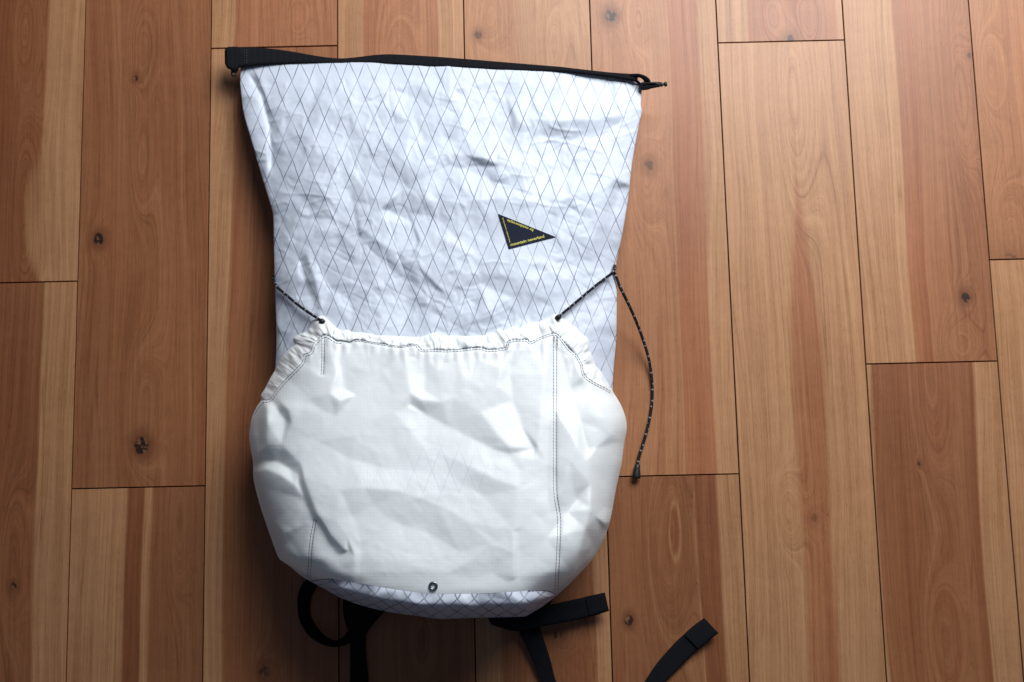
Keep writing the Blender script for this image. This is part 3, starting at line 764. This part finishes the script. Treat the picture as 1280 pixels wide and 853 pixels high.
Zs = np.maximum(Zp, 0)
stitches('stitching', [off(st_main, .3), off([p for p in stitch_top if p[0] < 430], 3.2), off([p for p in stitch_top if 520 < p[0]], 2.6), off([p for p in stitch_top if 440 < p[0] < 525], 2.0)[::1]], Zs, pocket)
stitches('stitching', [off(seam_r, 2.0), off(seam_r, -2.0)], Zs, pocket)
stitches('stitching', [off(dart_l, 1.7), off(dart_l, -1.7), [(693, 420), (692.3, 432)], [(696.5, 420), (697, 434)], off(seam_l, 1.7), off(seam_l, -1.7), [(318, 519), (323, 510), (330, 504), (337, 503)]], Zs, pocket, w=.8)
stitches('stitching', [[(388, 727), (400, 724.5), (420, 724.5)], [(660, 738.5), (684, 739), (697, 744)]], Zs + .001, pocket, w=1.0)

# grommet in the pocket's drain
def ring(name, px, py, z, ro, ri, mat, parent, sx=1.0, sy=1.0, seg=28, flat=.7, **pr):
    c = P(px, py, z); a = np.linspace(0, 2 * np.pi, seg + 1); b = np.linspace(0, 2 * np.pi, 11)
    rm, rr = (ro + ri) / 2 * PX, (ro - ri) / 2 * PX
    R = rm + rr * np.cos(b)[None]; V = np.stack([np.cos(a)[:, None] * R * sx, np.sin(a)[:, None] * R * sy, np.broadcast_to(rr * flat * np.sin(b), (seg + 1, 11))], -1) + c
    return new_obj(name, grid_mesh(name, V), mat, parent, **pr)
gz = float(sample(Zp, 541, 733)) + .0012
ring('grommet', 541.5, 733, gz, 5.0, 2.2, met, pocket, label='small metal drain eyelet near the pocket bottom')

# sewn triangular patch with lettering
def drape(me_pts, faces, name, lift, mat, parent, thick=0.0, **pr):
    q = np.array(me_pts, float); z = sample(Zpatch, q[:, 0], q[:, 1]) + lift
    V = P(q[:, 0], q[:, 1], z); me = bpy.data.meshes.new(name); F_ = [tuple(f) for f in faces]
    me.from_pydata([tuple(v) for v in V], [], F_); me.update()
    return new_obj(name, me, mat, parent, **pr)
Zpatch = blur(Zb, 2.0)
tri = np.array([(622.5, 267.5), (694.5, 296.3), (636, 311.5)])
N = 26; pts = []; fc = []; ids = {}
for i in range(N + 1):
    for j in range(N + 1 - i):
        ids[i, j] = len(pts); a, b = i / N, j / N; pts.append(tri[0] * (1 - a - b) + tri[1] * a + tri[2] * b)
for i in range(N):
    for j in range(N - i):
        fc.append((ids[i, j], ids[i, j + 1], ids[i + 1, j]))
        if i + j < N - 1: fc.append((ids[i + 1, j], ids[i, j + 1], ids[i + 1, j + 1]))
patch = drape(pts, fc, 'brand_patch', .0009, patm, pack, label='small black triangular patch with yellow woven lettering')
part(patch)
sol = patch.modifiers.new('thickness', 'SOLIDIFY'); sol.thickness = .0009; sol.offset = -1
def lettering(text, x0, y0, x1, y1, size, bold=0.0, **pr):
    """woven text running from (x0,y0) to (x1,y1) in photo pixels, draped on the patch"""
    cu = bpy.data.curves.new('text', 'FONT'); cu.body = text; cu.size = 1.0; cu.offset = bold; cu.resolution_u = 3
    ob = bpy.data.objects.new('text', cu); scene.collection.objects.link(ob)
    dg = bpy.context.evaluated_depsgraph_get(); me = bpy.data.meshes.new_from_object(ob.evaluated_get(dg))
    co = np.array([v.co[:] for v in me.vertices]); fs = [tuple(p.vertices) for p in me.polygons]
    bpy.data.objects.remove(ob); bpy.data.curves.remove(cu)
    L = math.hypot(x1 - x0, y1 - y0); co[:, 0] -= co[:, 0].min(); k = L / co[:, 0].max(); t = np.array([x1 - x0, y1 - y0]) / L; up = np.array([t[1], -t[0]])
    q = np.array([x0, y0]) + co[:, :1] * k * t + co[:, 1:2] * size * up
    bpy.data.meshes.remove(me)
    o = drape(q, fs, 'lettering', .0012, yel, patch, **pr); return o
lettering('mountain neverland', 638.6, 307.8, 680.5, 297.0, 5.0, .012)
lettering('by outdoorstyle', 667.0, 287.0, 634.5, 274.2, 4.6, .012)
lettering('mountain neverland', 638.0, 303.0, 629.0, 272.5, 2.3, .012)

# roll-top webbing
def lz(x, k=0.0): return float(np.interp(x, [280, 800], [.027, .043])) + k
eA = [(282.5, 60.5), (286, 58.8), (300, 59.3), (330, 60.5), (360, 64), (400, 71), (425, 73.5), (445, 72), (470, 69), (490, 68.3), (540, 71), (580, 74), (640, 79), (700, 84), (715, 86), (760, 91), (785, 92.5), (797, 93.5)]
eB = [(283, 84), (288, 86), (299, 84), (330, 80.5), (362, 79), (400, 78.5), (425, 78.8), (445, 78.3), (470, 78.3), (490, 79.5), (540, 83), (580, 84.5), (640, 87.5), (700, 89), (715, 90), (760, 95), (785, 99), (797, 101)]
ta = [(a[0], a[1], lz(a[0], -.003)) for a in eA]; tb_ = [(b[0], b[1], lz(b[0], .001)) for b in eB]
strap = part(ribbon('roll_top_strap', ta, tb_, web, pack, .0022, 260, label='black ribbed webbing along the open roll top'))
part(ribbon('strap_fold', [(281.8, 61.5, .024), (284, 59.5, .030), (292, 58.6, .031), (298, 58.8, .0305)], [(282.2, 82, .024), (285, 85.5, .030), (292, 88, .031), (298, 87, .0305)], web, pack, .0022, 20))
stitches('stitching', [[(306, 62), (306, 82)], [(308.5, 62), (308.5, 82)]], np.full_like(Zb, .0315), strap, dash=1.6, gap=1.5)
# left buckle: tongue block with a ring
def lathe(name, p0, p1, prof, mat, parent, seg=18, flat=1.0, **pr):
    p0 = np.array(p0); p1 = np.array(p1); ax = p1 - p0; L = np.linalg.norm(ax); ax /= L
    side = np.cross(ax, [0, 0, 1]); side /= np.linalg.norm(side); up = np.cross(side, ax)
    th = np.linspace(0, 2 * np.pi, seg + 1); V = []
    for t, r in prof:
        V.append(p0 + ax * L * t + r * PX * (np.cos(th)[:, None] * side + np.sin(th)[:, None] * up * flat))
    V = np.array(V); V = np.concatenate([np.repeat(V[:1].mean(1, keepdims=True), seg + 1, 1), V, np.repeat(V[-1:].mean(1, keepdims=True), seg + 1, 1)])
    o = new_obj(name, grid_mesh(name, V), mat, parent, **pr); return o
lb = part(lathe('buckle', P(293.4, 83.5, .028), P(292.8, 91.5, .026), [(0, 4.6), (.25, 5.2), (.6, 5.0), (.9, 4.0), (1, 2.6)], plas, pack, flat=.6, label='black side buckle end with a small open ring'))
ring('buckle_ring', 292.6, 92.2, .026, 4.9, 2.2, plas, lb, sx=.85, sy=.95)
# right end: webbing loop and pronged buckle
part(ribbon('strap_loop', [(788, 92.6, .043), (798, 93, .047), (806, 95.5, .050), (811, 99.5, .050), (813.5, 104, .046)],
            [(790, 97, .042), (797, 96.8, .044), (801.5, 98, .046), (804.5, 101, .046), (805.5, 105, .043)], web, pack, .0020, 40))
part(ribbon('strap_loop', [(789, 97.5, .041), (794, 99, .040), (799, 102, .038), (803, 105.5, .037)], [(788, 100, .041), (793, 101.5, .040), (798, 104.5, .038), (802, 108.5, .037)], web, pack, .0018, 24))
rb = part(lathe('buckle', P(799, 108.5, .040), P(834, 105.3, .046), [(0, 4.6), (.12, 5.2), (.3, 5.0), (.42, 4.0), (.55, 3.4), (.72, 2.9), (.76, 2.2), (.79, 2.9), (.82, 2.9), (.84, 1.7), (.89, 1.7), (.91, 3.0), (.97, 3.1), (1.0, 2.0)], plas, pack, flat=.75, label='black pronged buckle end pointing right'))
lathe('prong', P(803, 104.6, .0455), P(826, 103.3, .048), [(0, .8), (.1, 1.6), (.7, 1.1), (1, .5)], plas, rb)

# draw cords
def cord_path(pts, n=160):
    c = crom(pts, n); return P(c[:, 0], c[:, 1], c[:, 2])
def zb_at(x, y, k=.0022): return float(sample(Zb, x, y)) + k
cl_ = [(341.5, 346, .036), (342.3, 351, .044), (346, 358.5, zb_at(350, 360)), (359, 370, zb_at(359, 370, .004)), (372, 381, zb_at(372, 381, .006)), (386, 391, zb_at(386, 391, .007)), (396, 397.5, zb_at(396, 397, .007)), (403, 402, zb_at(403, 402, .006))]
cord_l = part(tube('draw_cord', cord_path(cl_), 1.65 * PX, 12, cordm, pack, label='short black flecked cord from the left edge to the pocket hem'))
cr_ = [(697, 397.5, zb_at(697, 397, .007)), (704, 391.5, zb_at(704, 391, .007)), (720, 378, zb_at(720, 378, .006)), (745, 357, zb_at(742, 357, .006)), (758, 347, zb_at(757, 347, .005)), (766.5, 340.5, .058), (768.8, 335, .050), (768, 332, .042)]
cord_r = part(tube('draw_cord', cord_path(cr_), 1.65 * PX, 12, cordm, pack, label='short black flecked cord from the right edge to the pocket hem'))
cf_ = [(767.5, 340, .044), (770.5, 347, .046), (774.5, 358, .046), (782, 373, .040), (790.5, 391, .030), (798, 409, .021), (804.5, 427, .014), (810.5, 447, .008), (814, 467, .004), (815.5, 487, .0024), (814.5, 508, .0022), (810, 533, .0022), (803.5, 556, .0024), (798.5, 572, .0030), (796.5, 583, .0036)]
cord_f = part(tube('draw_cord', cord_path(cf_, 300), 1.85 * PX, 12, cordm, pack, label='long loose black flecked cord trailing onto the floor'))
lathe('cord_end', P(797, 580.5, .0042), P(795.2, 598, .0052), [(0, 2.4), (.06, 3.4), (.3, 3.6), (.45, 4.2), (.8, 5.2), (.95, 5.4), (1, 4.9)], plas, cord_f, flat=.8, label='tapered black plastic cord end')
for (x, y, o) in ((403.5, 402.5, cord_l), (696.8, 397.5, cord_r)):
    s_ = -1 if x < 500 else 1
    lathe('cord_eyelet', P(x + s_ * 3.2, y - 2.6, zb_at(x, y, .0085)), P(x - s_ * 1.0, y + 1.5, zb_at(x, y, .0065)), [(0, 2.2), (.2, 2.9), (.7, 3.4), (1, 3.1)], plas, o)

# shoulder straps showing below the base
part(ribbon('strap_loop', [(390, 722, .022), (378, 730, .020), (372.5, 748, .018), (375.5, 775, .020), (388, 795, .021), (405, 805, .020), (420, 807.5, .018), (434, 804, .013), (441, 798, .010)],
            [(404, 726, .022), (397, 733, .018), (389, 748, .008), (388.5, 769, .004), (397, 785, .003), (408, 796, .003), (419, 801, .003), (429, 797, .003), (434, 790, .003)], web, pack, .0018, 120, label='black webbing loop curving out below the base at left'))
part(ribbon('shoulder_strap', [(430, 742, .020), (428.5, 758, .016), (431, 776, .011), (436, 792, .007), (438, 812, .005), (437.5, 853, .004), (436, 905, .003), (446, 990, .003)],
            [(500, 742, .020), (481, 764, .016), (470, 776, .011), (458, 792, .007), (456.5, 810, .005), (460, 853, .004), (460, 905, .003), (474, 990, .003)], foam, pack, .004, 120, label='black shoulder strap hanging straight down from the base'))
part(ribbon('shoulder_strap', [(608, 762, .018), (612, 776, .014), (645, 786, .010), (652, 797, .008), (664, 822, .006), (677, 853, .005), (692, 890, .004), (735, 925, .003), (775, 905, .004), (806, 853, .004), (822, 829, .004), (845, 803, .005), (862, 788, .006)],
            [(690, 752, .018), (676, 768, .014), (672, 778, .010), (679, 800, .008), (688, 825, .006), (696, 853, .005), (710, 878, .004), (738, 896, .003), (758, 888, .004), (830, 855, .004), (843, 840, .004), (865, 818, .005), (879, 806, .006)][:0] or
            [(690, 752, .018), (678, 768, .014), (673, 778, .010), (680, 800, .008), (688, 825, .006), (695.5, 853, .005), (712, 876, .004), (738, 894, .003), (786, 925, .004), (832, 853, .004), (848, 836, .004), (865, 819, .005), (879, 805, .006)], web, pack, .0022, 320, label='black webbing strap dropping from the base at right'))
part(ribbon('strap_end', [(855, 793.5, .0070), (862, 787, .0078), (870, 780.5, .0084), (880.5, 773, .0086)], [(873, 812, .0070), (881, 805.5, .0078), (889, 799, .0084), (898, 791.5, .0086)], web, pack, .0019, 30, label='folded and sewn end of the loose webbing strap'))
part(ribbon('strap_tail', [(606, 765, .020), (640, 772, .020), (660, 767, .019), (684, 757.5, .017), (710, 751.5, .015), (733, 746.5, .013), (745, 744, .012)],
            [(614, 781, .020), (642, 789, .020), (665, 786, .019), (690, 781, .017), (716, 776, .015), (738, 771, .013), (750, 768, .012)], web, pack, .0022, 120, label='black webbing tail sticking out to the right below the base'))
part(ribbon('strap_end', [(731, 746.5, .0138), (740, 744.5, .0142), (748, 742.8, .0144), (756, 741, .0144)], [(737, 771, .0138), (745, 768.8, .0142), (753, 766.5, .0144), (761.3, 764, .0144)], web, pack, .0019, 30, label='folded and sewn end of the webbing tail'))
